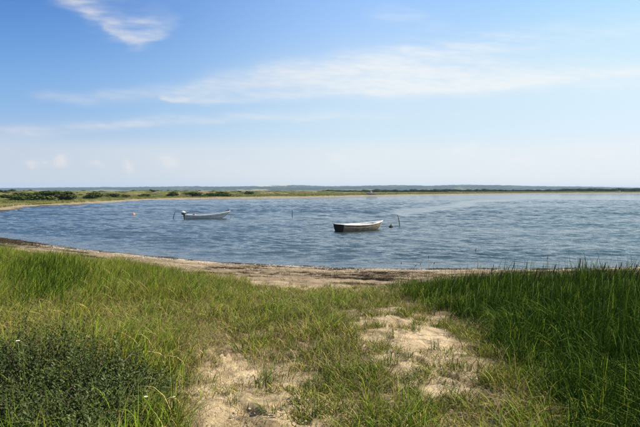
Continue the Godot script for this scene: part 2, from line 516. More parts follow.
func far_land() -> void:
	for p in [[-150, 219], [-60, 216], [0, 213], [40, 207.2], [80, 205], [133, 201.2], [165, 199.6], [200, 198.7], [250, 198], [300, 197.3], [340, 196.5], [380, 195.7], [440, 194.7], [500, 193.9], [560, 193.4], [640, 193.0], [720, 192.8], [800, 192.7]]:
		var q := on_level(p[0], p[1], 0.0)
		far_edge.append(Vector2(q.x, -q.z))
	var ss := [-6.0, -2.0, -0.5, 0.0, 0.3, 0.7, 1.1, 1.6, 2.2, 3.0, 4.0, 5.2, 6.5, 8.0]
	var s := 8.0
	while s < 1500.0:
		s += 1.6 + maxf(0.0, s - 60.0) * 0.05
		ss.append(s)
	var nt := 1100; var ns := ss.size()
	var v := PackedVector3Array(); v.resize(nt * ns)
	var c := PackedColorArray(); c.resize(nt * ns)
	var n_c := noise(61, 0.05, 4); var n_s := noise(62, 0.22, 3)
	for i in nt:
		var t := float(i) / (nt - 1) * (far_edge.size() - 1)
		var p := far_point(t)
		var tan := (far_point(t + 0.02) - far_point(t - 0.02)).normalized()
		var out := Vector2(-tan.y, tan.x)
		for j in ns:
			var sj: float = ss[j]
			var wob := n_s.get_noise_2d(p.x * 0.6, p.y * 0.6) * 2.0 * smooth(40.0, 0.0, sj)
			var q := p + out * (sj + wob)
			var h := far_height(q.x, q.y, sj)
			v[j * nt + i] = Vector3(q.x, h, -q.y)
			var a := n_c.get_noise_2d(q.x, q.y); var b := n_s.get_noise_2d(q.x * 1.7, q.y * 1.7)
			var green := Color(0.125, 0.145, 0.04).lerp(Color(0.21, 0.19, 0.075), clampf(0.45 + a * 1.5 + b * 0.5, 0, 1))
			var sandy := smooth(0.12, 0.4, n_c.get_noise_2d(q.x * 1.9 + 33.0, q.y * 1.4) + 0.25 * b) * smooth(20.0, 60.0, sj)
			green = green.lerp(Color(0.36, 0.29, 0.18), sandy * 0.8)
			green = green.lerp(Color(0.05, 0.07, 0.022), smooth(0.12, 0.4, n_c.get_noise_2d(q.x * 1.2 - 80.0, q.y * 1.2) + 0.2 * b) * smooth(14.0, 40.0, sj))
			var sand := Color(0.42, 0.34, 0.225).lerp(Color(0.30, 0.235, 0.15), clampf(0.5 + b, 0, 1))
			var wide := 4.0 + 1.6 * a + 1.2 * b
			var k := sand.lerp(green, smooth(wide - 0.8, wide + 1.4, sj))
			var wrack := smooth(130.0, 95.0, q.y) * 0.95
			k = k.lerp(Color(0.05, 0.038, 0.028), wrack * smooth(1.7 + b, 1.0 + b, sj))
			c[j * nt + i] = k
	# strips run along the shore with the land on their outer side
	var o := put("far_shore_ground", array_mesh(v, grid_normals(v, nt, ns), c, grid_index(nt, ns)), M.far_ground)
	o.set_meta("kind", "structure")
	print("far ", nt * ns)

func hills() -> void:
	var nx := 700; var nz := 70
	var v := PackedVector3Array(); v.resize(nx * nz)
	var c := PackedColorArray(); c.resize(nx * nz)
	var n_r := noise(71, 0.0009, 4); var n_w := noise(72, 0.0022, 3); var n_t := noise(73, 0.03, 3); var n_f := noise(74, 0.0016, 2, FastNoiseLite.TYPE_CELLULAR)
	n_f.cellular_return_type = FastNoiseLite.RETURN_CELL_VALUE
	for j in nz:
		var g := float(j) / (nz - 1)
		var d := 3200.0 + g * 3600.0
		for i in nx:
			var x := lerpf(-6500.0, 6500.0, float(i) / (nx - 1))
			var px := 320.0 + FPX * x / d
			var top := table([-300, 0, 60, 130, 180, 230, 275, 320, 400, 470, 540, 600, 660, 900], [16, 12, 18, 24, 32, 34, 47, 36, 40, 44, 36, 24, 12, 10], px + 30.0 * n_r.get_noise_1d(x + d))
			var crest := smooth(0.0, 0.55, g) * smooth(1.25, 0.6, g)
			var h := 0.4 + top * crest * (0.9 + 0.35 * n_r.get_noise_2d(x, d * 1.5))
			var wood := smooth(-0.32, -0.16, n_w.get_noise_2d(x * 0.8, d * 1.6))
			h += wood * (8.0 + 9.0 * n_t.get_noise_2d(x, d)) * smooth(0.02, 0.1, g)
			var field: float = n_f.get_noise_2d(x, d * 1.2)
			var col := Color(0.15, 0.15, 0.06).lerp(Color(0.36, 0.30, 0.15), smooth(0.1, 0.8, field))
			var open := exp(-pow((px - 271.0) / 17.0, 2)) * smooth(0.3, 0.36, g) * smooth(0.56, 0.5, g)
			if open > 0.4: col = Color(0.4, 0.34, 0.18)
			col = col.lerp(Color(0.026, 0.04, 0.03), wood * (1.0 - smooth(0.3, 0.5, open)))
			v[j * nx + i] = Vector3(x, h, -d)
			c[j * nx + i] = col
	var o := put("hills", array_mesh(v, grid_normals(v, nx, nz), c, grid_index(nx, nz)), M.hills)
	o.set_meta("kind", "structure")

# ---------------------------------------------------------------- grass
func blade(v: PackedVector3Array, n: PackedVector3Array, c: PackedColorArray, idx: PackedInt32Array, at: Vector3, h: float, w: float, face: float, lean: Vector2, droop: float, col: Color, segs := 4) -> void:
	var side := Vector3(cos(face), 0, sin(face))
	var first := v.size()
	var last := at
	for k in segs + 1:
		var t := float(k) / segs
		var bend := t * t
		var p := at + Vector3(lean.x * bend, h * (t - droop * bend * t * 0.5), lean.y * bend)
		var ww := w * (1.0 - pow(t, 1.6)) * (0.75 + 0.5 * t)
		var dir := (p - last).normalized() if k > 0 else Vector3(lean.x * 0.1, h, lean.y * 0.1).normalized()
		var nrm := side.cross(dir).normalized()
		last = p
		if k < segs:
			v.append(p - side * ww * 0.5); v.append(p + side * ww * 0.5)
			n.append(nrm); n.append(nrm); c.append(col); c.append(col)
		else:
			v.append(p); n.append(nrm); c.append(col)
	for k in segs - 1:
		var a := first + k * 2
		for q in [a, a + 2, a + 1, a + 1, a + 2, a + 3]: idx.append(q)
	var e := first + (segs - 1) * 2
	for q in [e, e + 2, e + 1]: idx.append(q)

func clump(seed_: int, blades: int, radius: float, h0: float, h1: float, w0: float, w1: float, spread: float, wind: float, tones: Array, droop := 0.5) -> ArrayMesh:
	rng.seed = seed_
	var v := PackedVector3Array(); var n := PackedVector3Array(); var c := PackedColorArray(); var idx := PackedInt32Array()
	for b in blades:
		var r := radius * sqrt(rng.randf()); var a := rng.randf() * TAU
		var h := rng.randf_range(h0, h1)
		var out := rng.randf() * TAU
		var reach := h * spread * rng.randf_range(0.15, 1.0)
		var lean := Vector2(cos(out), sin(out)) * reach + Vector2(wind * h * rng.randf_range(0.4, 1.2), 0)
		var col: Color = tones[rng.randi() % tones.size()]
		var k := rng.randf_range(0.75, 1.25)
		blade(v, n, c, idx, Vector3(cos(a) * r, -0.02, sin(a) * r), h, rng.randf_range(w0, w1), rng.randf() * TAU, lean, droop * rng.randf_range(0.3, 1.4), Color(col.r * k, col.g * k, col.b * k))
	return array_mesh(v, n, c, idx)

func scatter(parent: Node3D, called: String, meshes: Array, m: Material, spots: Array, tints: Array) -> void:
	var per := []
	for k in meshes.size(): per.append([])
	for k in spots.size(): per[k % meshes.size()].append(k)
	for q in meshes.size():
		if per[q].size() == 0: continue
		var mm := MultiMesh.new()
		mm.transform_format = MultiMesh.TRANSFORM_3D
		mm.use_colors = true
		mm.mesh = meshes[q]
		mm.instance_count = per[q].size()
		for k in per[q].size():
			mm.set_instance_transform(k, spots[per[q][k]])
			mm.set_instance_color(k, tints[per[q][k]])
		var o := MultiMeshInstance3D.new()
		o.multimesh = mm; o.material_override = m
		o.name = called; parent.add_child(o, true)
		o.set_meta("kind", "stuff")

func stuff(called: String, label: String, category: String) -> Node3D:
	var o := base(called, Vector3.ZERO)
	o.set_meta("kind", "stuff"); tag(o, label, category)
	return o

func spot(p: Vector3, turn: float, size: Vector3, tilt := 0.0) -> Transform3D:
	var b := Basis(Vector3.UP, turn) * Basis(Vector3.RIGHT, tilt)
	return Transform3D(b.scaled_local(size), p)

# the wind leans every clump the same way, so the windswept kinds turn only a little
func near_grass() -> void:
	var green := Color(0.12, 0.185, 0.018); var olive := Color(0.2, 0.215, 0.03); var straw := Color(0.40, 0.32, 0.14); var deep := Color(0.036, 0.068, 0.009); var lime := Color(0.25, 0.27, 0.03); var brown := Color(0.17, 0.12, 0.06); var dusk := Color(0.06, 0.10, 0.014)
	var meadow := []; var tall := []; var low := []; var thatch := []; var arching := []
	for k in 8:
		meadow.append(clump(100 + k, 16, 0.15, 0.14, 0.5, 0.005, 0.0095, 0.75, 0.3, [green, green, olive, olive, lime, straw, deep, brown], 0.7))
		tall.append(clump(120 + k, 13, 0.12, 0.24, 0.62, 0.007, 0.015, 0.5, 0.12, [deep, deep, deep, deep, dusk, dusk, dusk, green, lime], 0.5))
	for k in 6:
		low.append(clump(140 + k, 18, 0.09, 0.06, 0.2, 0.004, 0.009, 1.0, 0.2, [green, olive, olive, lime, deep, straw, brown], 0.8))
		thatch.append(clump(160 + k, 14, 0.16, 0.04, 0.22, 0.003, 0.006, 1.8, 0.3, [straw, Color(0.24, 0.19, 0.1), Color(0.16, 0.13, 0.075), brown], 1.3))
		arching.append(clump(180 + k, 15, 0.07, 0.2, 0.48, 0.006, 0.011, 0.95, 0.05, [deep, dusk, dusk, green, olive], 1.0))
	var ms := []; var mt := []; var ts := []; var tt := []; var ls := []; var lt := []; var hs := []; var ht := []; var as_ := []; var at := []
	rng.seed = 9
	var n_h := noise(81, 0.55, 3); var n_k := noise(82, 1.3, 3); var n_t := noise(83, 0.4, 4); var n_g := noise(84, 2.4, 2)
	for k in 104000:
		# even over the ground the view takes in, and a margin on both sides of it
		var d := 1.6 + 30.0 * pow(rng.randf(), 1.55)
		var x := rng.randf_range(-1.0, 1.0) * (0.74 * d + 1.4)
		var u := rng.randf(); var u2 := rng.randf(); var u3 := rng.randf(); var u4 := rng.randf()
		var s := inland(x, d)
		if s < 3.4: continue
		var h := ground_h(x, d)
		var edge := smooth(4.8, 7.6, s + n_patch.get_noise_2d(x * 3.0, d * 3.0) * 1.8)
		if x < -5.0: edge = maxf(edge, smooth(3.4, 5.2, s + n_patch.get_noise_2d(x * 3.0, d * 3.0) * 1.0))
		var in_bush := pow((x + 2.42) / 1.12, 2) + pow((d - 3.2) / 1.25, 2)
		if in_bush < 1.0 and u2 > 0.06: continue
		var cv := cover(x, d, h)
		var broken := n_k.get_noise_2d(x, d)
		var p := Vector3(x, h, -d)
		var px := pixel(p)
		var hn := 1.0 + 0.75 * n_h.get_noise_2d(x, d)
		# the drier, lower band of the meadow above the bush
		var dry_band: float = smooth(288.0, 318.0, px.y + 30.0 * broken) * smooth(470.0, 330.0, px.y) * smooth(275.0, 190.0, px.x)
		var dryness := n_t.get_noise_2d(x, d) * 0.8 + 0.3 * dry_band
		var tone := 1.0 + 0.4 * (u3 - 0.5) + 0.35 * n_g.get_noise_2d(x, d)
		var tint := Color((1.0 + 0.42 * dryness) * tone, (1.0 + 0.22 * dryness) * tone, (1.0 + 0.45 * dryness) * tone)
		var keep := smooth(0.15, 1.0, cv + 0.5 * broken + 0.25 * n_g.get_noise_2d(x * 1.6, d * 1.6) - 0.2 * dry_band) * edge
		var right_edge: float = table([280, 300, 320, 340, 370, 430], [384, 408, 444, 476, 505, 562], px.y) + 26.0 * broken
		var in_tall := px.x > right_edge
		if not in_tall: keep *= lerpf(0.3, 1.0, smooth(-0.3, 0.2, n_g.get_noise_2d(x * 0.55 + 31.0, d * 0.55) + 0.08))
		if in_tall: keep *= 0.68 * smooth(-0.35, 0.15, n_g.get_noise_2d(x * 0.7 + 9.0, d * 0.7) + 0.15)
		if u > keep:
			if u < keep + 0.22 * smooth(0.1, 0.4, n_g.get_noise_2d(x * 0.8 + 60.0, d * 0.8)) + 0.25 * dry_band + 0.25 * smooth(0.35, 0.7, cv) and edge > 0.2 and d < 16.0:
				hs.append(spot(p, u2 * TAU, Vector3.ONE * (0.5 + 0.6 * u4))); ht.append(Color(0.95, 0.95, 0.9))
			continue
		if in_tall:
			var into: float = smooth(0.0, 130.0, px.x - right_edge)
			if u3 < 0.30 * smooth(300.0, 345.0, px.y) + 0.04:
				as_.append(spot(p, u2 * TAU, Vector3.ONE * lerpf(0.7, 1.25, into) * (0.75 + 0.4 * u4))); at.append(tint)
			else:
				var q := lerpf(0.62, 1.08, into) * hn * (0.7 + 0.42 * u4 + (0.35 if u4 > 0.93 else 0.0))
				ts.append(spot(p, u2 * 2.4 - 1.2, Vector3(1.05, q, 1.05), (u3 - 0.5) * 0.5)); tt.append(tint)
			if u4 > 0.88: hs.append(spot(p, u2 * TAU, Vector3.ONE)); ht.append(Color(0.7, 0.7, 0.65))
		elif u3 < smooth(0.95, 0.6, cv + 0.3 * broken) or u4 < 0.55 * dry_band or u4 < 0.18:
			ls.append(spot(p, u2 * TAU, Vector3(1.1, lerpf(0.55, 1.6, cv) * hn, 1.1) * (0.7 + 0.5 * u4))); lt.append(tint)
		else:
			# a darker, taller stand far up the slope
			var stand: float = exp(-pow((px.x - 48.0) / 34.0, 2) - pow((px.y - 286.0) / 16.0, 2))
			var q := hn * (0.65 + 0.6 * u4) * lerpf(1.0, 0.6, dry_band) * lerpf(0.6, 1.0, smooth(255.0, 150.0, px.x + 60.0 * broken)) * lerpf(0.7, 1.0, edge)
			if u3 < stand * 1.2:
				ts.append(spot(p, u2 * 2.4 - 1.2, Vector3(1.1, 1.0 * hn, 1.1))); tt.append(tint)
			else:
				ms.append(spot(p, u2 * 2.6 - 1.3, Vector3(1.05, q, 1.05), (u3 - 0.5) * 0.5)); mt.append(tint)
			if u4 > 0.78 and d < 15.0:
				hs.append(spot(p, u2 * TAU, Vector3(1, 1.6, 1) * (0.7 + 0.6 * u4))); ht.append(Color(0.9, 0.9, 0.85))
	var a := stuff("meadow_grass", "windswept olive green meadow grass sloping down to the beach", "grass")
	scatter(a, "grass_blades", meadow, M.grass, ms, mt)
	var b := stuff("tall_shore_grass", "tall dark green shore grass standing beside the sandy path", "grass")
	scatter(b, "grass_blades", tall, M.grass_tall, ts, tt)
	scatter(b, "arching_blades", arching, M.grass_tall, as_, at)
	var c := stuff("short_path_grass", "short broken grass growing through the sand of the path", "grass")
	scatter(c, "grass_blades", low, M.grass, ls, lt)
	var e := stuff("dead_grass", "matted straw coloured dead grass lying on the sand", "dead grass")
	scatter(e, "straw", thatch, M.dry, hs, ht)
	print("grass ", ms.size(), " ", ts.size(), " ", ls.size(), " ", hs.size(), " ", as_.size())

# ---------------------------------------------------------------- plants that stand alone
func leafy_twig(seed_: int, leaves: int, length: float, size: float, tones: Array) -> ArrayMesh:
	rng.seed = seed_
	var v := PackedVector3Array(); var n := PackedVector3Array(); var c := PackedColorArray(); var idx := PackedInt32Array()
	var bend := Vector3(rng.randf_range(-0.3, 0.3), 0, rng.randf_range(-0.3, 0.3))
	blade(v, n, c, idx, Vector3.ZERO, length, 0.004, rng.randf() * TAU, Vector2(bend.x, bend.z) * length, 0.1, Color(0.06, 0.045, 0.03))
	for k in leaves:
		var t := (k + 0.6) / leaves
		var p := Vector3(0, length * t, 0) + bend * length * t * t
		var a := k * 2.4 + rng.randf_range(-0.4, 0.4)
		var out := Vector3(cos(a), rng.randf_range(0.35, 1.3), sin(a)).normalized()
		var side := out.cross(Vector3.UP).normalized()
		var nrm := side.cross(out).normalized()
		var l := size * rng.randf_range(0.7, 1.25); var w := l * rng.randf_range(0.3, 0.42)
		var col: Color = tones[rng.randi() % tones.size()]
		var f := v.size()
		for q in [p, p + out * l * 0.45 + side * w * 0.5 + nrm * w * 0.12, p + out * l * 0.45 - side * w * 0.5 + nrm * w * 0.12, p + out * l]:
			v.append(q); n.append(nrm); c.append(col)
		var g := (v[f + 1] - v[f]).cross(v[f + 2] - v[f])
		var order := [f, f + 2, f + 1, f + 1, f + 2, f + 3] if g.dot(nrm) > 0 else [f, f + 1, f + 2, f + 2, f + 1, f + 3]
		for q in order: idx.append(q)
	return array_mesh(v, n, c, idx)

func near_bush() -> void:
	var lobes := [[-2.35, 4.1, 0.62, 0.6], [-1.78, 4.0, 0.5, 0.5], [-2.85, 3.9, 0.6, 0.55], [-1.66, 3.65, 0.42, 0.36], [-2.05, 3.45, 0.55, 0.42], [-1.48, 3.9, 0.3, 0.3], [-2.6, 3.3, 0.5, 0.46], [-3.3, 4.2, 0.55, 0.5], [-1.7, 3.3, 0.35, 0.32], [-2.5, 2.85, 0.5, 0.34], [-1.85, 2.85, 0.45, 0.26], [-1.55, 3.05, 0.34, 0.24]]
	var o := base("low_bush", Vector3(-2.1, ground_h(-2.1, 3.8), -3.8))
	tag(o, "low dark bush with small grey green leaves at the edge of the meadow", "bush")
	var twigs := []
	for k in 6: twigs.append(leafy_twig(200 + k, 15, 0.2, 0.02 + 0.003 * k, [Color(0.045, 0.066, 0.02), Color(0.055, 0.078, 0.024), Color(0.04, 0.06, 0.018), Color(0.085, 0.105, 0.045)]))
	var spots := []; var tints := []
	rng.seed = 31
	for l in lobes:
		for k in int(1150 * l[2] * l[2] / 0.25):
			var a := rng.randf() * TAU; var up := rng.randf_range(-0.05, 1.0)
			var r := pow(rng.randf(), 0.6) * (0.86 + 0.5 * n_fine.get_noise_3d(cos(a) * 2.0 + l[0], up * 2.0, sin(a) * 2.0 + l[1]))
			var flat := sqrt(maxf(0.0, 1.0 - up * up))
			var x: float = l[0] + cos(a) * flat * l[2] * r
			var d: float = l[1] + sin(a) * flat * l[2] * r
			var y: float = ground_h(x, d) + maxf(0.02, up * l[3] * r - 0.1)
			var way := Vector3(cos(a) * flat, 0.9 + up, -sin(a) * flat).normalized()
			var b := Basis(Quaternion(Vector3.UP, way)) * Basis(Vector3.UP, rng.randf() * TAU)
			spots.append(Transform3D(b.scaled(Vector3.ONE * rng.randf_range(0.65, 1.15)), Vector3(x, y, -d) - o.position))
			var t := rng.randf_range(0.7, 1.3)
			tints.append(Color(t, t, t * 0.95))
	# a few shoots reach above the rest
	for q in [[-2.52, 4.15, 0.66], [-2.47, 4.12, 0.6], [-2.2, 4.2, 0.58], [-1.9, 4.1, 0.56], [-2.7, 4.1, 0.55]]:
		for k in 4:
			spots.append(Transform3D(Basis(Vector3(1, 0, 0.3).normalized(), rng.randf_range(-0.4, 0.4)), Vector3(q[0], ground_h(q[0], q[1]) + q[2] - 0.08 * k, -q[1]) - o.position)); tints.append(Color(1, 1, 1))
	scatter(o, "foliage", twigs, M.leaf, spots, tints)
	for l in lobes:
		for k in 3:
			var st := begin()
			var a := rng.randf() * TAU
			var foot := Vector3(l[0] * 0.75 - 2.1 * 0.25, 0, -(l[1] * 0.75 + 3.8 * 0.25))
			foot.y = ground_h(foot.x, -foot.z) - 0.03
			var tip := Vector3(l[0] + cos(a) * l[2] * 0.5, 0, -(l[1] + sin(a) * l[2] * 0.5))
			tip.y = ground_h(tip.x, -tip.z) + l[3] * 0.75
			tube(st, [foot - o.position, foot.lerp(tip, 0.4) + Vector3(0, 0.06, 0) - o.position, tip - o.position], [0.011, 0.008, 0.004], 5)
			put("branch", made(st), M.twig, o)

func shrub_mesh(seed_: int, leaves: int, size: float, lobes := 7) -> ArrayMesh:
	# fits a box one metre wide, one deep and one tall
	rng.seed = seed_
	var balls := []
	for k in lobes:
		balls.append(Vector4(rng.randf_range(-0.42, 0.42), rng.randf_range(0.08, 0.6), rng.randf_range(-0.3, 0.3), rng.randf_range(0.1, 0.3)))
	var v := PackedVector3Array(); var n := PackedVector3Array(); var c := PackedColorArray(); var idx := PackedInt32Array()
	for k in leaves:
		var b: Vector4 = balls[rng.randi() % lobes]
		var way := Vector3(rng.randfn(), rng.randfn(), rng.randfn()).normalized()
		var p := Vector3(b.x, b.y, b.z) + way * b.w * pow(rng.randf(), 0.35) * rng.randf_range(0.85, 1.12)
		if p.y < 0.0: p.y = rng.randf() * 0.2
		var nrm := (way + Vector3(rng.randfn(), rng.randfn(), rng.randfn()) * 0.6).normalized()
		var side := nrm.cross(Vector3(rng.randfn(), rng.randfn(), rng.randfn())).normalized()
		var up := side.cross(nrm)
		var s := size * rng.randf_range(0.5, 1.3)
		var tone := rng.randf_range(0.7, 1.35)
		var col := Color(0.036, 0.054, 0.017).lerp(Color(0.06, 0.078, 0.022), rng.randf()) * tone
		var f := v.size()
		for q in [p - side * s * 0.5 - up * s * 0.3, p + side * s * 0.5 - up * s * 0.3, p + up * s * 0.6]:
			v.append(q); n.append(nrm); c.append(col)
		var g := (v[f + 2] - v[f]).cross(v[f + 1] - v[f])
		for q in ([f, f + 1, f + 2] if g.dot(nrm) > 0 else [f, f + 2, f + 1]): idx.append(q)
	return array_mesh(v, n, c, idx)

func far_ground_at(x: float, d: float) -> float:
	# nearest point of the far edge gives how far inland this is
	var best := 1e9
	for k in (far_edge.size() - 1) * 12:
		best = minf(best, far_point(k / 12.0).distance_to(Vector2(x, d)))
	return far_height(x, d, best)

func far_shrubs() -> void:
	var shapes := []
	for k in 4: shapes.append(shrub_mesh(300 + k, 3600, 0.07, 11))
	var group := "shrubs on the far side of the bay"
	for a in [
		[-14, 6, 191.3, 197.0, "dark shrub on the dunes behind the bay, cut by the frame edge"],
		[3, 36, 192.3, 199.6, "broad low dark green shrub on the grass flat across the bay"],
		[31, 74, 189.9, 199.4, "largest dark green shrub on the grass flat across the bay"],
		[84, 100, 192.0, 198.0, "dark shrub on the slope of a grassy dune"],
		[108, 127, 193.2, 196.8, "long low shrub at the foot of the grassy dunes"],
		[135, 153, 190.3, 194.0, "flat topped shrub standing on the crest of the dunes"],
		[140, 150, 193.6, 196.2, "small shrub below the flat topped shrub on the dune crest"],
		[167, 178, 191.4, 195.8, "round dark shrub standing alone behind the sandy far shore"],
		[185, 212, 192.0, 195.8, "long dark hedge like shrub, the half beside the round shrub"],
		[209, 234, 191.8, 195.6, "long dark hedge like shrub, the half with a thinner end"],
		[245, 250, 190.9, 194.4, "small upright shrub, the taller of two close together"],
		[248, 254, 191.6, 194.4, "small rounded shrub, the lower of two close together"]]:
		var d: float = (EYE - 0.9) * FPX / (a[3] - 190.0)
		var mid: float = (a[0] + a[1]) * 0.5
		var x: float = (mid - 320.0) / FPX * d
		var g := far_ground_at(x, d)
		var o := base("shrub", Vector3(x, g - 0.1, -d))
		tag(o, a[4], "shrub", group)
		var wide: float = (a[1] - a[0]) / FPX * d
		var high: float = EYE - (a[2] - 190.0) / FPX * d - g + 0.1
		var m := put("foliage", shapes[used["shrub"] % 4], M.scrub, o)
		m.scale = Vector3(wide * 1.08, maxf(high, 0.6) * 1.25, clampf(wide, 1.5, 7.0))
		for k in 4:
			var st := begin()
			var b := (k - 1.5) * 0.18 * wide
			tube(st, [Vector3(b * 0.4, -0.1, 0), Vector3(b * 0.8, high * 0.35, 0.1), Vector3(b, high * 0.7, 0.2)], [0.09, 0.06, 0.03], 5)
			put("trunk", made(st), M.twig, o)
	# belts of scrub along the far spit that read as one mass
	var spots := []; var tints := []
	rng.seed = 55
	for b in [[262, 330, 193.2, 1.3, 1.2], [318, 372, 192.3, 3.0, 2.8], [372, 445, 192.0, 3.7, 3.0], [440, 575, 191.6, 4.0, 2.6], [560, 700, 191.5, 5.4, 4.4], [-60, 30, 195.0, 1.5, 0.7], [70, 120, 196.5, 0.7, 0.8], [74, 165, 194.4, 1.0, 0.9], [90, 240, 193.0, 1.5, 0.9], [150, 260, 193.9, 0.8, 0.8], [60, 200, 192.4, 2.0, 0.7]]:
		var x0: float = b[0]
		var count := int((b[1] - b[0]) * b[4])
		for k in count:
			var px := lerpf(b[0], b[1], rng.randf())
			var d: float = (EYE - 0.85) * FPX / (b[2] - 190.0) * rng.randf_range(0.92, 1.1)
			var x := (px - 320.0) / FPX * d
			var h: float = b[3] * rng.randf_range(0.6, 1.15) * (0.85 + 0.5 * n_hum.get_noise_1d(px * 4.0))
			spots.append(Transform3D(Basis(Vector3.UP, rng.randf() * TAU).scaled_local(Vector3(h * rng.randf_range(1.6, 3.2), h, h * 2.0)), Vector3(x, (far_ground_at(x, d) if d < 330.0 else 0.8) - 0.12, -d)))
			var t := rng.randf_range(0.75, 1.25)
			tints.append(Color(t * 1.02, t, t))
	var s := stuff("shore_scrub", "dark belt of scrub along the far sandy spit", "scrub")
	scatter(s, "scrub_foliage", shapes, M.scrub, spots, tints)
	# rough grass on the far flat and dunes
	var tuft := []
	for k in 3: tuft.append(clump(330 + k, 14, 0.45, 0.25, 0.5, 0.03, 0.06, 0.6, 0.2, [Color(0.12, 0.14, 0.035), Color(0.17, 0.165, 0.05), Color(0.08, 0.11, 0.025), Color(0.26, 0.22, 0.1)]))
	var fs := []; var ft := []
	for k in 26000:
		var t := rng.randf_range(1.0, far_edge.size() - 2.0)
		var s2 := 3.5 + 110.0 * pow(rng.randf(), 1.4)
		var p := far_point(t)
		var tan := (far_point(t + 0.02) - far_point(t - 0.02)).normalized()
		var q := p + Vector2(-tan.y, tan.x) * s2
		if n_patch.get_noise_2d(q.x * 0.6, q.y * 0.6) < -0.15 and s2 < 9.0: continue
		fs.append(spot(Vector3(q.x, far_height(q.x, q.y, s2) - 0.03, -q.y), rng.randf() * TAU, Vector3.ONE * rng.randf_range(0.6, 1.2)))
		var w := rng.randf_range(0.75, 1.25)
		ft.append(Color(w, w, w))
	var g2 := stuff("far_shore_grass", "rough yellow green grass on the flat land across the bay", "grass")
	scatter(g2, "grass_blades", tuft, M.grass, fs, ft)

func seed_stalks() -> void:
	rng.seed = 61
	var spots := []
	for q in [[494, 264], [515, 261], [502, 270], [538, 268], [541, 271], [556, 264], [557, 270], [566, 272], [599, 268], [608, 271], [617, 264], [622, 262], [627, 267], [637, 264], [632, 270], [589, 273], [575, 272], [525, 272], [483, 271], [470, 275], [455, 276], [612, 268], [548, 275], [606, 262], [640, 268], [440, 279], [528, 277]]:
		spots.append(q)
	for q in spots:
		var d := rng.randf_range(6.2, 8.6)
		var tip := Vector3(0, EYE, 0) + ray(q[0], q[1]) * d
		var g := ground_h(tip.x, d)
		if tip.y < g + 0.35: continue
		var foot := Vector3(tip.x - rng.randf_range(0.02, 0.12), g - 0.02, tip.z + rng.randf_range(-0.05, 0.05))
		var o := base("grass_seed_stalk", foot)
		tag(o, "dark seed head on a slender stalk above the tall shore grass", "grass stalk", "seed heads above the tall shore grass")
		var t := tip - foot
		var l := rng.randf_range(0.13, 0.2)
		var st := begin()
		var neck := t - Vector3(0.25, 0.9, 0).normalized() * l
		tube(st, [Vector3.ZERO, neck * 0.5 + Vector3(-0.01, 0, 0), neck], [0.0035, 0.003, 0.0025], 4)
		put("stem", made(st), M.stem_green, o)
		st = begin()
		var w := rng.randf_range(0.0055, 0.010)
		tube(st, [neck, neck.lerp(t, 0.2), neck.lerp(t, 0.55) + Vector3(0.004, 0, 0), neck.lerp(t, 0.85), t], [0.003, w, w * 1.05, w * 0.7, 0.002], 6)
		put("seed_head", made(st), M.seed, o)

func dry_stalks() -> void:
	rng.seed = 63
	for q in [[401, 270.5, 262, 0.0, "short dry stalk on the beach nearest the end of the path"], [414, 270.5, 264.5, 1.5, "very short dry stalk between two taller ones on the beach"], [422, 270.5, 263, -2.0, "thin leaning dry stalk on the beach sand"], [429, 270.5, 255.5, -1.0, "pale upright dry reed stalk on the beach, tallest of its row"], [433, 270.5, 262, 1.0, "dry stalk standing close beside the tallest pale reed"], [478, 271, 248, -3.0, "tall bent brown reed stalk beside the water"], [548, 270, 256.5, -1.0, "slender bent stalk in the shallows behind the shore grass"]]:
		var f := on_ground(q[0], q[1])
		var px_m: float = -f.z / FPX
		var h: float = (q[1] - q[2]) * px_m
		var o := base("dry_reed_stalk", f - Vector3(0, 0.03, 0))
		tag(o, q[4], "reed stalk", "dry stalks along the beach")
		var lean: float = q[3] * px_m
		var st := begin()
		tube(st, [Vector3.ZERO, Vector3(lean * 0.2, h * 0.5, 0), Vector3(lean, h + 0.03, 0)], [0.008, 0.007, 0.004], 5)
		put("stem", made(st), M.stem_dry, o)
		st = begin()
		tube(st, [Vector3(lean * 0.75, h * 0.82, 0), Vector3(lean + 0.01, h * 0.95, 0.0), Vector3(lean + 0.04, h + 0.05, 0)], [0.006, 0.016, 0.004], 5)
		put("plume", made(st), M.seed, o)

func flowers() -> void:
	var petals := mat(lin(0.75, 0.74, 0.70), 0.7)
	var heart := mat(lin(0.55, 0.38, 0.05), 0.8)
	for q in [[18, 341, 0.57, "small white flower on top of the low dark bush"], [146, 397, 0.2, "small white flower at the edge of the low bush"], [174, 397, 0.16, "small white flower in the grass beside the low bush"]]:
		var r := ray(q[0], q[1])
		var t := 2.5
		while t < 6.0:
			var p := Vector3(0, EYE, 0) + r * t
			if p.y < ground_h(p.x, -p.z) + q[2]: break
			t += 0.01
		var at := Vector3(0, EYE, 0) + r * t
		var g := ground_h(at.x, -at.z)
		var o := base("white_flower", Vector3(at.x, g - 0.01, at.z))
		tag(o, q[3], "flower", "white flowers round the low bush")
		var top := at.y - g + 0.01
		var st := begin()
		tube(st, [Vector3(0, 0, 0), Vector3(0.01, top * 0.6, 0), Vector3(0, top, 0)], [0.002, 0.002, 0.0015], 4)
		put("stem", made(st), M.stem_green, o)
		for k in 7:
			var a := TAU * k / 7
			var out := Vector3(cos(a), 0.25, sin(a)); var side := Vector3(-sin(a), 0, cos(a))
			st = begin()
			var c := Vector3(0, top, 0)
			quad(st, c, c + out * 0.010 + side * 0.005, c + out * 0.017, c + out * 0.010 - side * 0.005)
			put("petal", made(st), petals, o)
		var s := SphereMesh.new()
		s.radius = 0.005; s.height = 0.007; s.radial_segments = 8; s.rings = 4
		put("flower_centre", s, heart, o).position = Vector3(0, top + 0.002, 0)

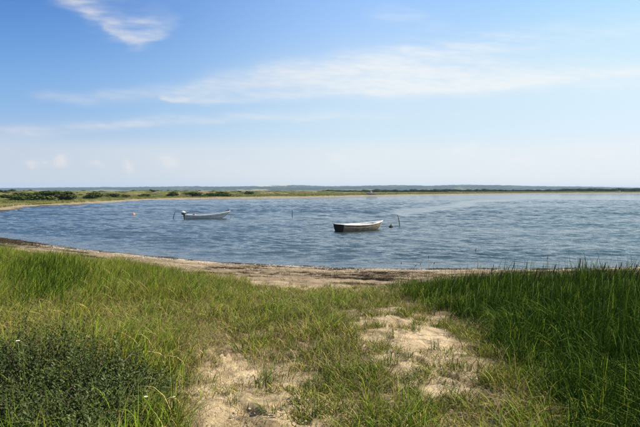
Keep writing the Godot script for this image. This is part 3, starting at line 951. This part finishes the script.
func path_tufts() -> void:
	var tones := [Color(0.09, 0.15, 0.03), Color(0.14, 0.17, 0.035), Color(0.05, 0.1, 0.02), Color(0.3, 0.25, 0.12)]
	var shapes := []
	for k in 5: shapes.append(clump(400 + k, 34, 0.07, 0.1, 0.3, 0.005, 0.011, 0.9, 0.25, tones, 0.8))
	rng.seed = 71
	for q in [[262, 388], [240, 352], [290, 350], [306, 372], [330, 372], [345, 398], [376, 352], [404, 384], [436, 350], [330, 332], [246, 334], [424, 408], [300, 404], [270, 416], [372, 412], [392, 366], [352, 344], [416, 330], [458, 372], [232, 404], [318, 418], [356, 322], [440, 416], [286, 326], [338, 356], [320, 390], [362, 378], [384, 396], [300, 338], [316, 318], [342, 310], [372, 306], [400, 312], [390, 338], [412, 396], [350, 418], [408, 360], [268, 342]]:
		var p := on_ground(q[0], q[1])
		var o := put("grass_tuft", shapes[rng.randi() % 5], M.grass)
		o.position = Vector3(p.x, ground_h(p.x, -p.z), p.z)
		o.rotation.y = rng.randf() * TAU
		o.scale = Vector3.ONE * rng.randf_range(0.6, 1.2)
		tag(o, "single green grass tuft growing out of the sand of the path", "grass tuft", "grass tufts on the sandy path")

func wrack() -> void:
	var tones := [Color(0.03, 0.024, 0.016), Color(0.05, 0.036, 0.022), Color(0.022, 0.02, 0.014), Color(0.09, 0.065, 0.04)]
	var shapes := []
	for k in 4: shapes.append(clump(420 + k, 40, 0.2, 0.02, 0.11, 0.006, 0.014, 2.6, 0.0, tones, 1.0))
	var spots := []; var tints := []
	rng.seed = 73
	for k in 60000:
		if spots.size() > 4200: break
		var x := rng.randf_range(-26.0, 18.0)
		var s := rng.randf_range(0.25, 6.0)
		var d := table(SHORE_X, SHORE_D, x) - s * (1.25 if x < -3.0 else 1.0)
		var st := n_streak.get_noise_2d(x * 0.35, s * 3.2)
		var edge := exp(-pow((s - 0.45) / 0.22, 2)) * smooth(-0.25, 0.3, n_patch.get_noise_1d(x * 4.0))
		var far_left := smooth(-13.0, -19.0, x) * smooth(2.2, 1.4, s) * 0.8
		if rng.randf() > maxf(maxf(smooth(0.2, 0.42, st) * smooth(0.9, 1.6, s), edge * 0.45), far_left): continue
		var si := inland(x, d)
		if si < 0.12: continue
		spots.append(spot(Vector3(x, ground_h(x, d) + 0.004, -d), rng.randf() * TAU, Vector3(rng.randf_range(0.7, 1.5), rng.randf_range(0.6, 1.5), rng.randf_range(0.4, 0.8)))); tints.append(Color(1, 1, 1) * rng.randf_range(0.7, 1.5))
	var o := stuff("seaweed", "dark brown seaweed washed up in streaks along the beach", "seaweed")
	scatter(o, "seaweed_strands", shapes, M.dry, spots, tints)
	# shells and pebbles in the washed-up line
	var s2 := SphereMesh.new()
	s2.radius = 0.03; s2.height = 0.035; s2.radial_segments = 8; s2.rings = 4
	var pm := StandardMaterial3D.new()
	pm.vertex_color_use_as_albedo = true; pm.roughness = 0.8
	var ps := []; var pt := []
	for k in 900:
		var x := rng.randf_range(-20.0, 16.0)
		var s := absf(rng.randfn()) * 1.0 + 0.2
		var d := table(SHORE_X, SHORE_D, x) - s * (1.25 if x < -3.0 else 1.0)
		ps.append(spot(Vector3(x, ground_h(x, d) + 0.005, -d), rng.randf() * TAU, Vector3(rng.randf_range(0.5, 1.6), rng.randf_range(0.5, 1.2), rng.randf_range(0.5, 1.3))))
		pt.append(Color(0.5, 0.47, 0.42).lerp(Color(0.16, 0.15, 0.14), rng.randf()))
	for k in 420:
		var q := on_ground(rng.randf_range(200, 520), rng.randf_range(295, 440))
		ps.append(spot(Vector3(q.x, ground_h(q.x, -q.z) + 0.004, q.z), rng.randf() * TAU, Vector3(rng.randf_range(0.15, 0.5), rng.randf_range(0.15, 0.4), rng.randf_range(0.15, 0.5))))
		pt.append(Color(0.5, 0.46, 0.4).lerp(Color(0.12, 0.1, 0.08), rng.randf()))
	var o2 := stuff("pebbles", "small pebbles and shells along the edge of the water and on the path", "pebbles")
	scatter(o2, "pebble_stones", [s2], pm, ps, pt)

# ---------------------------------------------------------------- boats
func hull_point(B: Dictionary, u: float, v: float, inner: bool) -> Vector3:
	var b: float = B.beam * 0.5 * table([0, 0.2, 0.45, 0.65, 0.8, 0.9, 0.96, 1.0], [B.stern, 0.93, 1.0, 0.93, 0.72, 0.45, 0.22, 0.015], u)
	var sheer: float = table([0, 0.3, 0.55, 0.8, 1.0], B.sheer, u)
	var keel: float = table([0, 0.5, 0.8, 0.93, 1.0], [-0.1, -0.16, -0.12, 0.0, 0.12], u)
	var w: float = b * table([0, 0.12, 0.3, 0.5, 0.75, 1.0], [0.0, 0.42, 0.72, 0.86, 0.95, 1.0], v)
	var y: float = lerpf(keel, sheer, table([0, 0.12, 0.3, 0.5, 0.75, 1.0], [0.0, 0.05, 0.18, 0.42, 0.72, 1.0], v))
	var x: float = B.length * (u - 0.5) + B.rake * (table([0, 0.5, 1], [0, 0.45, 1.0], v) - 0.5) * smooth(0.72, 1.0, u)
	if u < 0.02: x -= 0.06 * v
	if inner:
		w = maxf(w - 0.035, 0.0); y = maxf(y - 0.0, B.floor); x -= 0.04 * smooth(0.85, 1.0, u); x += 0.03 * smooth(0.1, 0.0, u)
	return Vector3(x, y, w)

func hull_skin(B: Dictionary, inner: bool) -> ArrayMesh:
	var st := begin()
	var nu := 26; var nv := 12
	for side in [-1.0, 1.0]:
		for i in nu:
			for j in nv:
				var q := []
				for k in [[i, j], [i + 1, j], [i + 1, j + 1], [i, j + 1]]:
					var p := hull_point(B, float(k[0]) / nu, float(k[1]) / nv, inner)
					q.append(Vector3(p.x, p.y, p.z * side))
				var flip: bool = (side > 0) != inner
				if flip: quad(st, q[0], q[3], q[2], q[1])
				else: quad(st, q[0], q[1], q[2], q[3])
	st.index()
	st.generate_normals()
	return st.commit()

func boat(at: Vector3, turn: float, B: Dictionary) -> Node3D:
	var o := base("dinghy", at, turn)
	put("hull", hull_skin(B, false), B.out, o)
	put("lining", hull_skin(B, true), B.in_, o)
	# rim on both sides
	for side in [-1.0, 1.0]:
		var st := begin()
		var pts := []; var rad := []
		for k in 27:
			var p := hull_point(B, k / 26.0, 1.0, false)
			pts.append(Vector3(p.x, p.y + 0.005, p.z * side - 0.012 * side)); rad.append(0.03)
		tube(st, pts, rad, 6)
		put("gunwale", made(st), B.rim, o)
		st = begin()
		pts = []; rad = []
		for k in 25:
			var p := hull_point(B, k / 25.6, 0.72, false)
			pts.append(Vector3(p.x, p.y, p.z * side)); rad.append(0.014)
		tube(st, pts, rad, 5)
		put("rubbing_strake", made(st), B.strake, o)
	# flat stern
	var st := begin()
	var c0 := hull_point(B, 0.0, 0.0, false)
	for j in 12:
		var a := hull_point(B, 0.0, j / 12.0, false); var b := hull_point(B, 0.0, (j + 1) / 12.0, false)
		var t := Vector3(0.04, 0, 0)
		quad(st, Vector3(a.x, a.y, -a.z), Vector3(a.x, a.y, a.z), Vector3(b.x, b.y, b.z), Vector3(b.x, b.y, -b.z))
		quad(st, Vector3(a.x, a.y, -a.z) + t, Vector3(b.x, b.y, -b.z) + t, Vector3(b.x, b.y, b.z) + t, Vector3(a.x, a.y, a.z) + t)
	var top := hull_point(B, 0.0, 1.0, false)
	box(st, Vector3(top.x + 0.02, top.y + 0.012, 0), Vector3(0.055, 0.03, top.z * 1.98))
	put("transom", made(st), B.transom, o)
	for u in B.thwarts:
		var p := hull_point(B, u, 0.72, true)
		st = begin()
		box(st, Vector3(p.x, p.y - 0.02, 0), Vector3(0.24, 0.035, p.z * 2.0))
		put("thwart", made(st), B.rim, o)
	st = begin()
	var f0 := hull_point(B, 0.86, 0.97, true); var f1 := hull_point(B, 1.0, 0.97, true)
	for q in [Vector3(f0.x, f0.y, -f0.z), Vector3(f1.x, f1.y, 0), Vector3(f0.x, f0.y, f0.z)]: st.add_vertex(q)
	put("foredeck", made(st), B.rim, o)
	st = begin()
	var kp := []; var kr := []
	for k in 14:
		var p := hull_point(B, k / 13.0, 0.0, false)
		kp.append(Vector3(p.x, p.y, 0)); kr.append(0.025)
	for v in [0.3, 0.6, 1.0]:
		var p := hull_point(B, 1.0, v, false)
		kp.append(Vector3(p.x, p.y + (0.03 if v == 1.0 else 0.0), 0)); kr.append(0.025)
	tube(st, kp, kr, 6)
	put("keel", made(st), B.rim if B.has("pale_stem") else B.strake, o)
	return o

func rope(a: Vector3, b: Vector3, sag: float, label: String, r := 0.012) -> void:
	var st := begin()
	var pts := []; var rad := []
	for k in 11:
		var t := k / 10.0
		pts.append((b - a) * t + Vector3(0, -sag * 4.0 * t * (1.0 - t), 0)); rad.append(r)
	tube(st, pts, rad, 5)
	var o := put("mooring_rope", made(st), M.rope)
	o.position = a
	tag(o, label, "rope", "mooring ropes of the dinghies")

func stake(foot: Vector3, tip: Vector3, r: float, label: String, m: Material) -> void:
	var o := base("wooden_stake", foot)
	tag(o, label, "stake")
	var t := tip - foot
	var st := begin()
	tube(st, [Vector3(0, -0.5, 0), t * 0.3, t * 0.65 + Vector3(r * 0.4, 0, 0), t * 0.985], [r * 1.05, r, r * 0.92, r * 0.85], 8)
	put("shaft", made(st), m, o)
	st = begin()
	tube(st, [t * 0.985, t], [r * 0.85, r * 0.5], 8)
	put("worn_tip", made(st), m, o)

func boats() -> void:
	var dirty := StandardMaterial3D.new()
	dirty.albedo_color = lin(0.25, 0.205, 0.15); dirty.albedo_texture = noise_texture(91, 0.02, 5, 0.35, 1.2, 256)
	dirty.uv1_triplanar = true; dirty.uv1_scale = Vector3(0.35, 2.4, 0.35); dirty.roughness = 0.55
	var white := StandardMaterial3D.new()
	white.albedo_color = lin(0.66, 0.65, 0.61); white.albedo_texture = noise_texture(92, 0.03, 4, 0.8, 1.05, 256)
	white.uv1_triplanar = true; white.uv1_scale = Vector3.ONE * 0.8; white.roughness = 0.45
	var grey := StandardMaterial3D.new()
	grey.albedo_color = lin(0.66, 0.67, 0.66); grey.albedo_texture = noise_texture(93, 0.02, 4, 0.75, 1.05, 256)
	grey.uv1_triplanar = true; grey.uv1_scale = Vector3(0.4, 1.8, 0.4); grey.roughness = 0.4
	var lining := mat(lin(0.3, 0.33, 0.34), 0.6)
	var dark := mat(lin(0.042, 0.034, 0.025), 0.7, 0.2)
	var bottom := mat(lin(0.09, 0.075, 0.06), 0.6)
	# the beamy weathered boat, stern towards the beach
	var s := on_level(337.0, 232.6, 0.0); var b := on_level(382.0, 228.6, 0.0)
	var mid := (s + b) * 0.5
	var turn := 0.64
	var one := boat(Vector3(mid.x, 0.0, mid.z), turn, {"length": 4.35, "beam": 1.62, "stern": 0.8, "sheer": [0.56, 0.49, 0.49, 0.56, 0.7], "rake": 0.42, "floor": 0.1, "out": dirty, "in_": white, "rim": white, "strake": bottom, "transom": dark, "thwarts": [0.14, 0.42, 0.7], "pale_stem": true})
	tag(one, "weathered beige rowing boat with white inside and dark stern, moored by a stake", "boat", "dinghies moored in the bay")
	# the slim grey one with an outboard motor
	s = on_level(187.0, 219.0, 0.0); b = on_level(225.0, 218.2, 0.0)
	mid = (s + b) * 0.5
	var two := boat(Vector3(mid.x, 0.0, mid.z), 0.16, {"length": 4.45, "beam": 1.45, "stern": 0.82, "sheer": [0.46, 0.38, 0.42, 0.56, 0.82], "rake": 0.85, "floor": 0.1, "out": grey, "in_": lining, "rim": grey, "strake": dark, "transom": grey, "thwarts": [0.2, 0.48, 0.74]})
	tag(two, "slim pale grey motor dinghy with an outboard at its stern", "boat", "dinghies moored in the bay")
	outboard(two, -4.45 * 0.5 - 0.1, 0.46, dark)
	# its red fuel can and a dark cleat lump on the bow
	var can := base("fuel_can", two.position + Vector3(-1.3, 0.24, 0.15), 0.3)
	tag(can, "small red fuel can beside the outboard motor", "fuel can")
	var red := mat(lin(0.2, 0.03, 0.035), 0.45)
	var st := begin()
	box(st, Vector3(0, 0.13, 0), Vector3(0.34, 0.26, 0.22))
	put("tank", made(st), red, can)
	st = begin()
	tube(st, [Vector3(-0.1, 0.25, 0), Vector3(-0.06, 0.32, 0), Vector3(0.06, 0.32, 0), Vector3(0.1, 0.25, 0)], [0.014, 0.014, 0.014, 0.014], 6)
	put("handle", made(st), red, can)
	var anchor := base("anchor", two.position + Vector3(2.3, 0.84, -0.36), 0.2)
	tag(anchor, "small dark folding anchor lying on the bow of the grey dinghy", "anchor")
	st = begin()
	tube(st, [Vector3(-0.2, 0.03, 0), Vector3(0.2, 0.07, 0)], [0.025, 0.025], 6)
	put("shank", made(st), dark, anchor)
	for k in 4:
		st = begin()
		var a := TAU * k / 4 + 0.4
		tube(st, [Vector3(0.2, 0.07, 0), Vector3(0.12, 0.09 + 0.1 * sin(a), 0.12 * cos(a)), Vector3(0.02, 0.1 + 0.12 * sin(a), 0.14 * cos(a))], [0.02, 0.018, 0.01], 5)
		put("fluke", made(st), dark, anchor)
	# stakes in the water
	var w3 := on_level(400.3, 226.3, 0.0)
	var k3: float = -w3.z / FPX
	stake(w3, w3 + Vector3(-2.8 * k3, 11.0 * k3, 0), 0.035, "leaning dark mooring stake beyond the bow of the beige boat", M.wood_wet)
	w3 = on_level(172.8, 218.8, 0.0); k3 = -w3.z / FPX
	stake(w3, w3 + Vector3(2.6 * k3, 7.6 * k3, 0), 0.035, "slanted thin stake in the water behind the outboard motor", M.wood_wet)
	w3 = on_level(292.3, 216.6, 0.0); k3 = -w3.z / FPX
	stake(w3, w3 + Vector3(0, 6.6 * k3, 0), 0.04, "upright thin stake alone in the water between the two boats", M.wood_wet)
	var f := on_ground(579.5, 268.0)
	stake(f, f + Vector3(0.0, 0.42, 0.05), 0.024, "short dark wooden stake at the edge of the water behind the grass", M.wood_wet)
	f = on_ground(582.0, 268.5)
	stake(f, f + Vector3(0.02, 0.38, 0.05), 0.02, "short pale wooden stake paired with the dark one by the water", M.stem_dry)
	# bow line by way of a dark float to the stake
	var fl := on_level(391.0, 227.2, 0.0)
	var bow := one.transform * Vector3(2.32, 0.6, 0)
	rope(bow, fl + Vector3(0, 0.1, 0), 0.1, "dark bow line from the beige boat to its float")
	var w4 := on_level(400.3, 226.3, 0.0)
	rope(fl + Vector3(0.1, 0.1, 0), w4 + Vector3(-0.05, 0.16, 0), 0.01, "dark line from the float to the leaning stake")
	buoy(fl, 0.19, dark, dark, "dark round float on the bow line of the beige boat")
	var a2 := two.transform * Vector3(2.45, 0.72, 0)
	rope(a2, on_level(231.5, 217.2, 0.0), 0.05, "greenish bow line running from the grey dinghy into the water", 0.022)
	var orange := mat(lin(0.5, 0.17, 0.06), 0.45)
	buoy(on_level(133.6, 215.0, 0.0), 0.23, orange, white, "orange and white buoy floating off the far shore")
	far_boats(white, dark)

func buoy(at: Vector3, r: float, m: Material, m2: Material, label: String) -> void:
	var o := base("buoy", at)
	tag(o, label, "buoy")
	var st := begin()
	tube(st, [Vector3(0, -r * 0.7, 0), Vector3(0, -r * 0.5, 0), Vector3(0, 0.0, 0), Vector3(0, r * 0.5, 0), Vector3(0, r * 0.85, 0), Vector3(0, r * 1.05, 0)], [r * 0.3, r * 0.8, r, r * 0.88, r * 0.5, r * 0.18], 12)
	put("float", made(st), m, o)
	st = begin()
	tube(st, [Vector3(0, r * 1.0, 0), Vector3(0, r * 1.25, 0), Vector3(0, r * 1.4, 0)], [r * 0.2, r * 0.22, r * 0.1], 8)
	put("eye", made(st), m2, o)

func outboard(parent: Node3D, x: float, y: float, dark: Material) -> void:
	var motor := Node3D.new()
	motor.name = "outboard_motor"
	parent.add_child(motor)
	motor.position = Vector3(x, y, 0); motor.rotation.z = 0.16
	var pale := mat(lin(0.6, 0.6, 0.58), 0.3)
	# cowl: dark below, its sunlit highlight painted in as a pale top
	var st := begin()
	tube(st, [Vector3(-0.1, 0.02, 0), Vector3(-0.1, 0.06, 0), Vector3(-0.1, 0.2, 0)], [0.12, 0.17, 0.19], 14)
	put("cowl_base", made(st), dark, motor).scale = Vector3(1.25, 1, 0.85)
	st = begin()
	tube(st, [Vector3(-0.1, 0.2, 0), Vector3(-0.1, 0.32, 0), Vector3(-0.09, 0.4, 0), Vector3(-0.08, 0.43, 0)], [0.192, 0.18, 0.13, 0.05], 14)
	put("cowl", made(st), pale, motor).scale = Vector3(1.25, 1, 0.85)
	st = begin()
	tube(st, [Vector3(-0.1, 0.05, 0), Vector3(-0.12, -0.3, 0), Vector3(-0.14, -0.75, 0)], [0.07, 0.06, 0.05], 8)
	put("leg", made(st), dark, motor)
	st = begin()
	box(st, Vector3(0.06, -0.06, 0), Vector3(0.2, 0.2, 0.2))
	put("clamp", made(st), dark, motor)
	st = begin()
	tube(st, [Vector3(0.08, 0.12, 0), Vector3(0.5, 0.16, 0)], [0.022, 0.028], 6)
	put("tiller", made(st), dark, motor)

func far_boats(white: Material, dark: Material) -> void:
	# pulled up on the far beach
	var d := 283.0
	var x := (371.5 - 320.0) / FPX * d
	var o := boat(Vector3(x, far_ground_at(x, d) + 0.25, -d), PI - 0.15, {"length": 5.9, "beam": 2.1, "stern": 0.82, "sheer": [0.8, 0.75, 0.85, 1.05, 1.35], "rake": 0.8, "floor": 0.1, "out": white, "in_": white, "rim": white, "strake": dark, "transom": dark, "thwarts": [0.3, 0.6]})
	o.name = "beached_boat"; used["dinghy"] -= 1
	tag(o, "white boat pulled up on the sand of the far shore", "boat")
	var st := begin()
	box(st, Vector3(0.5, 1.15, 0), Vector3(1.5, 0.7, 1.3))
	put("cabin", made(st), white, o)
	st = begin()
	box(st, Vector3(0.5, 1.2, 0), Vector3(1.52, 0.26, 1.32))
	put("cabin_window", made(st), dark, o)
	d = 545.0
	x = (618.0 - 320.0) / FPX * d
	var o2 := boat(Vector3(x, far_ground_at(x, d) + 0.3, -d), 0.1, {"length": 5.2, "beam": 2.0, "stern": 0.85, "sheer": [0.75, 0.7, 0.75, 0.9, 1.15], "rake": 0.6, "floor": 0.1, "out": white, "in_": white, "rim": white, "strake": dark, "transom": white, "thwarts": [0.3, 0.6]})
	o2.name = "beached_boat_001"
	tag(o2, "tiny white boat on the distant sand spit below the scrub belt", "boat")

# ---------------------------------------------------------------- run
func _ready() -> void:
	n_hum = noise(1, 0.05, 3); n_fine = noise(2, 2.0, 3); n_patch = noise(3, 0.12, 3); n_streak = noise(4, 0.35, 4)
	var cam := Camera3D.new()
	cam.name = "camera"
	add_child(cam)
	cam.position = Vector3(0, EYE, 0)
	cam.rotation = Vector3(-PITCH, 0, 0)
	cam.fov = rad_to_deg(2.0 * atan(213.5 / FPX))
	cam.near = 0.05; cam.far = 20000.0
	cam.current = true
	var env := Environment.new()
	env.background_mode = Environment.BG_SKY
	var sky := Sky.new()
	var pano := PanoramaSkyMaterial.new()
	pano.panorama = make_sky()
	sky.sky_material = pano
	env.sky = sky
	env.tonemap_mode = Environment.TONE_MAPPER_LINEAR
	env.tonemap_exposure = 1.95
	env.background_energy_multiplier = 1.0 / 1.95
	env.sdfgi_enabled = true; env.ssao_enabled = true; env.ssil_enabled = true
	env.fog_enabled = true; env.fog_density = 0.00009; env.fog_light_color = Color(0.76, 0.87, 1.0)
	var we := WorldEnvironment.new()
	we.name = "environment"; we.environment = env
	add_child(we)
	var sun := DirectionalLight3D.new()
	sun.name = "sun"
	add_child(sun)
	var to_sun := Vector3(sin(SUN_AZ) * cos(SUN_EL), sin(SUN_EL), -cos(SUN_AZ) * cos(SUN_EL))
	sun.look_at_from_position(to_sun * 100.0, Vector3.ZERO)
	sun.light_energy = 1.6; sun.light_angular_distance = 0.5; sun.light_color = Color(1.0, 0.955, 0.88)
	sun.shadow_enabled = true
	print("sky done")
	make_materials()
	near_ground()
	water()
	far_land()
	hills()
	near_grass()
	boats()
	far_shrubs()
	near_bush()
	path_tufts()
	wrack()
	seed_stalks()
	dry_stalks()
	flowers()
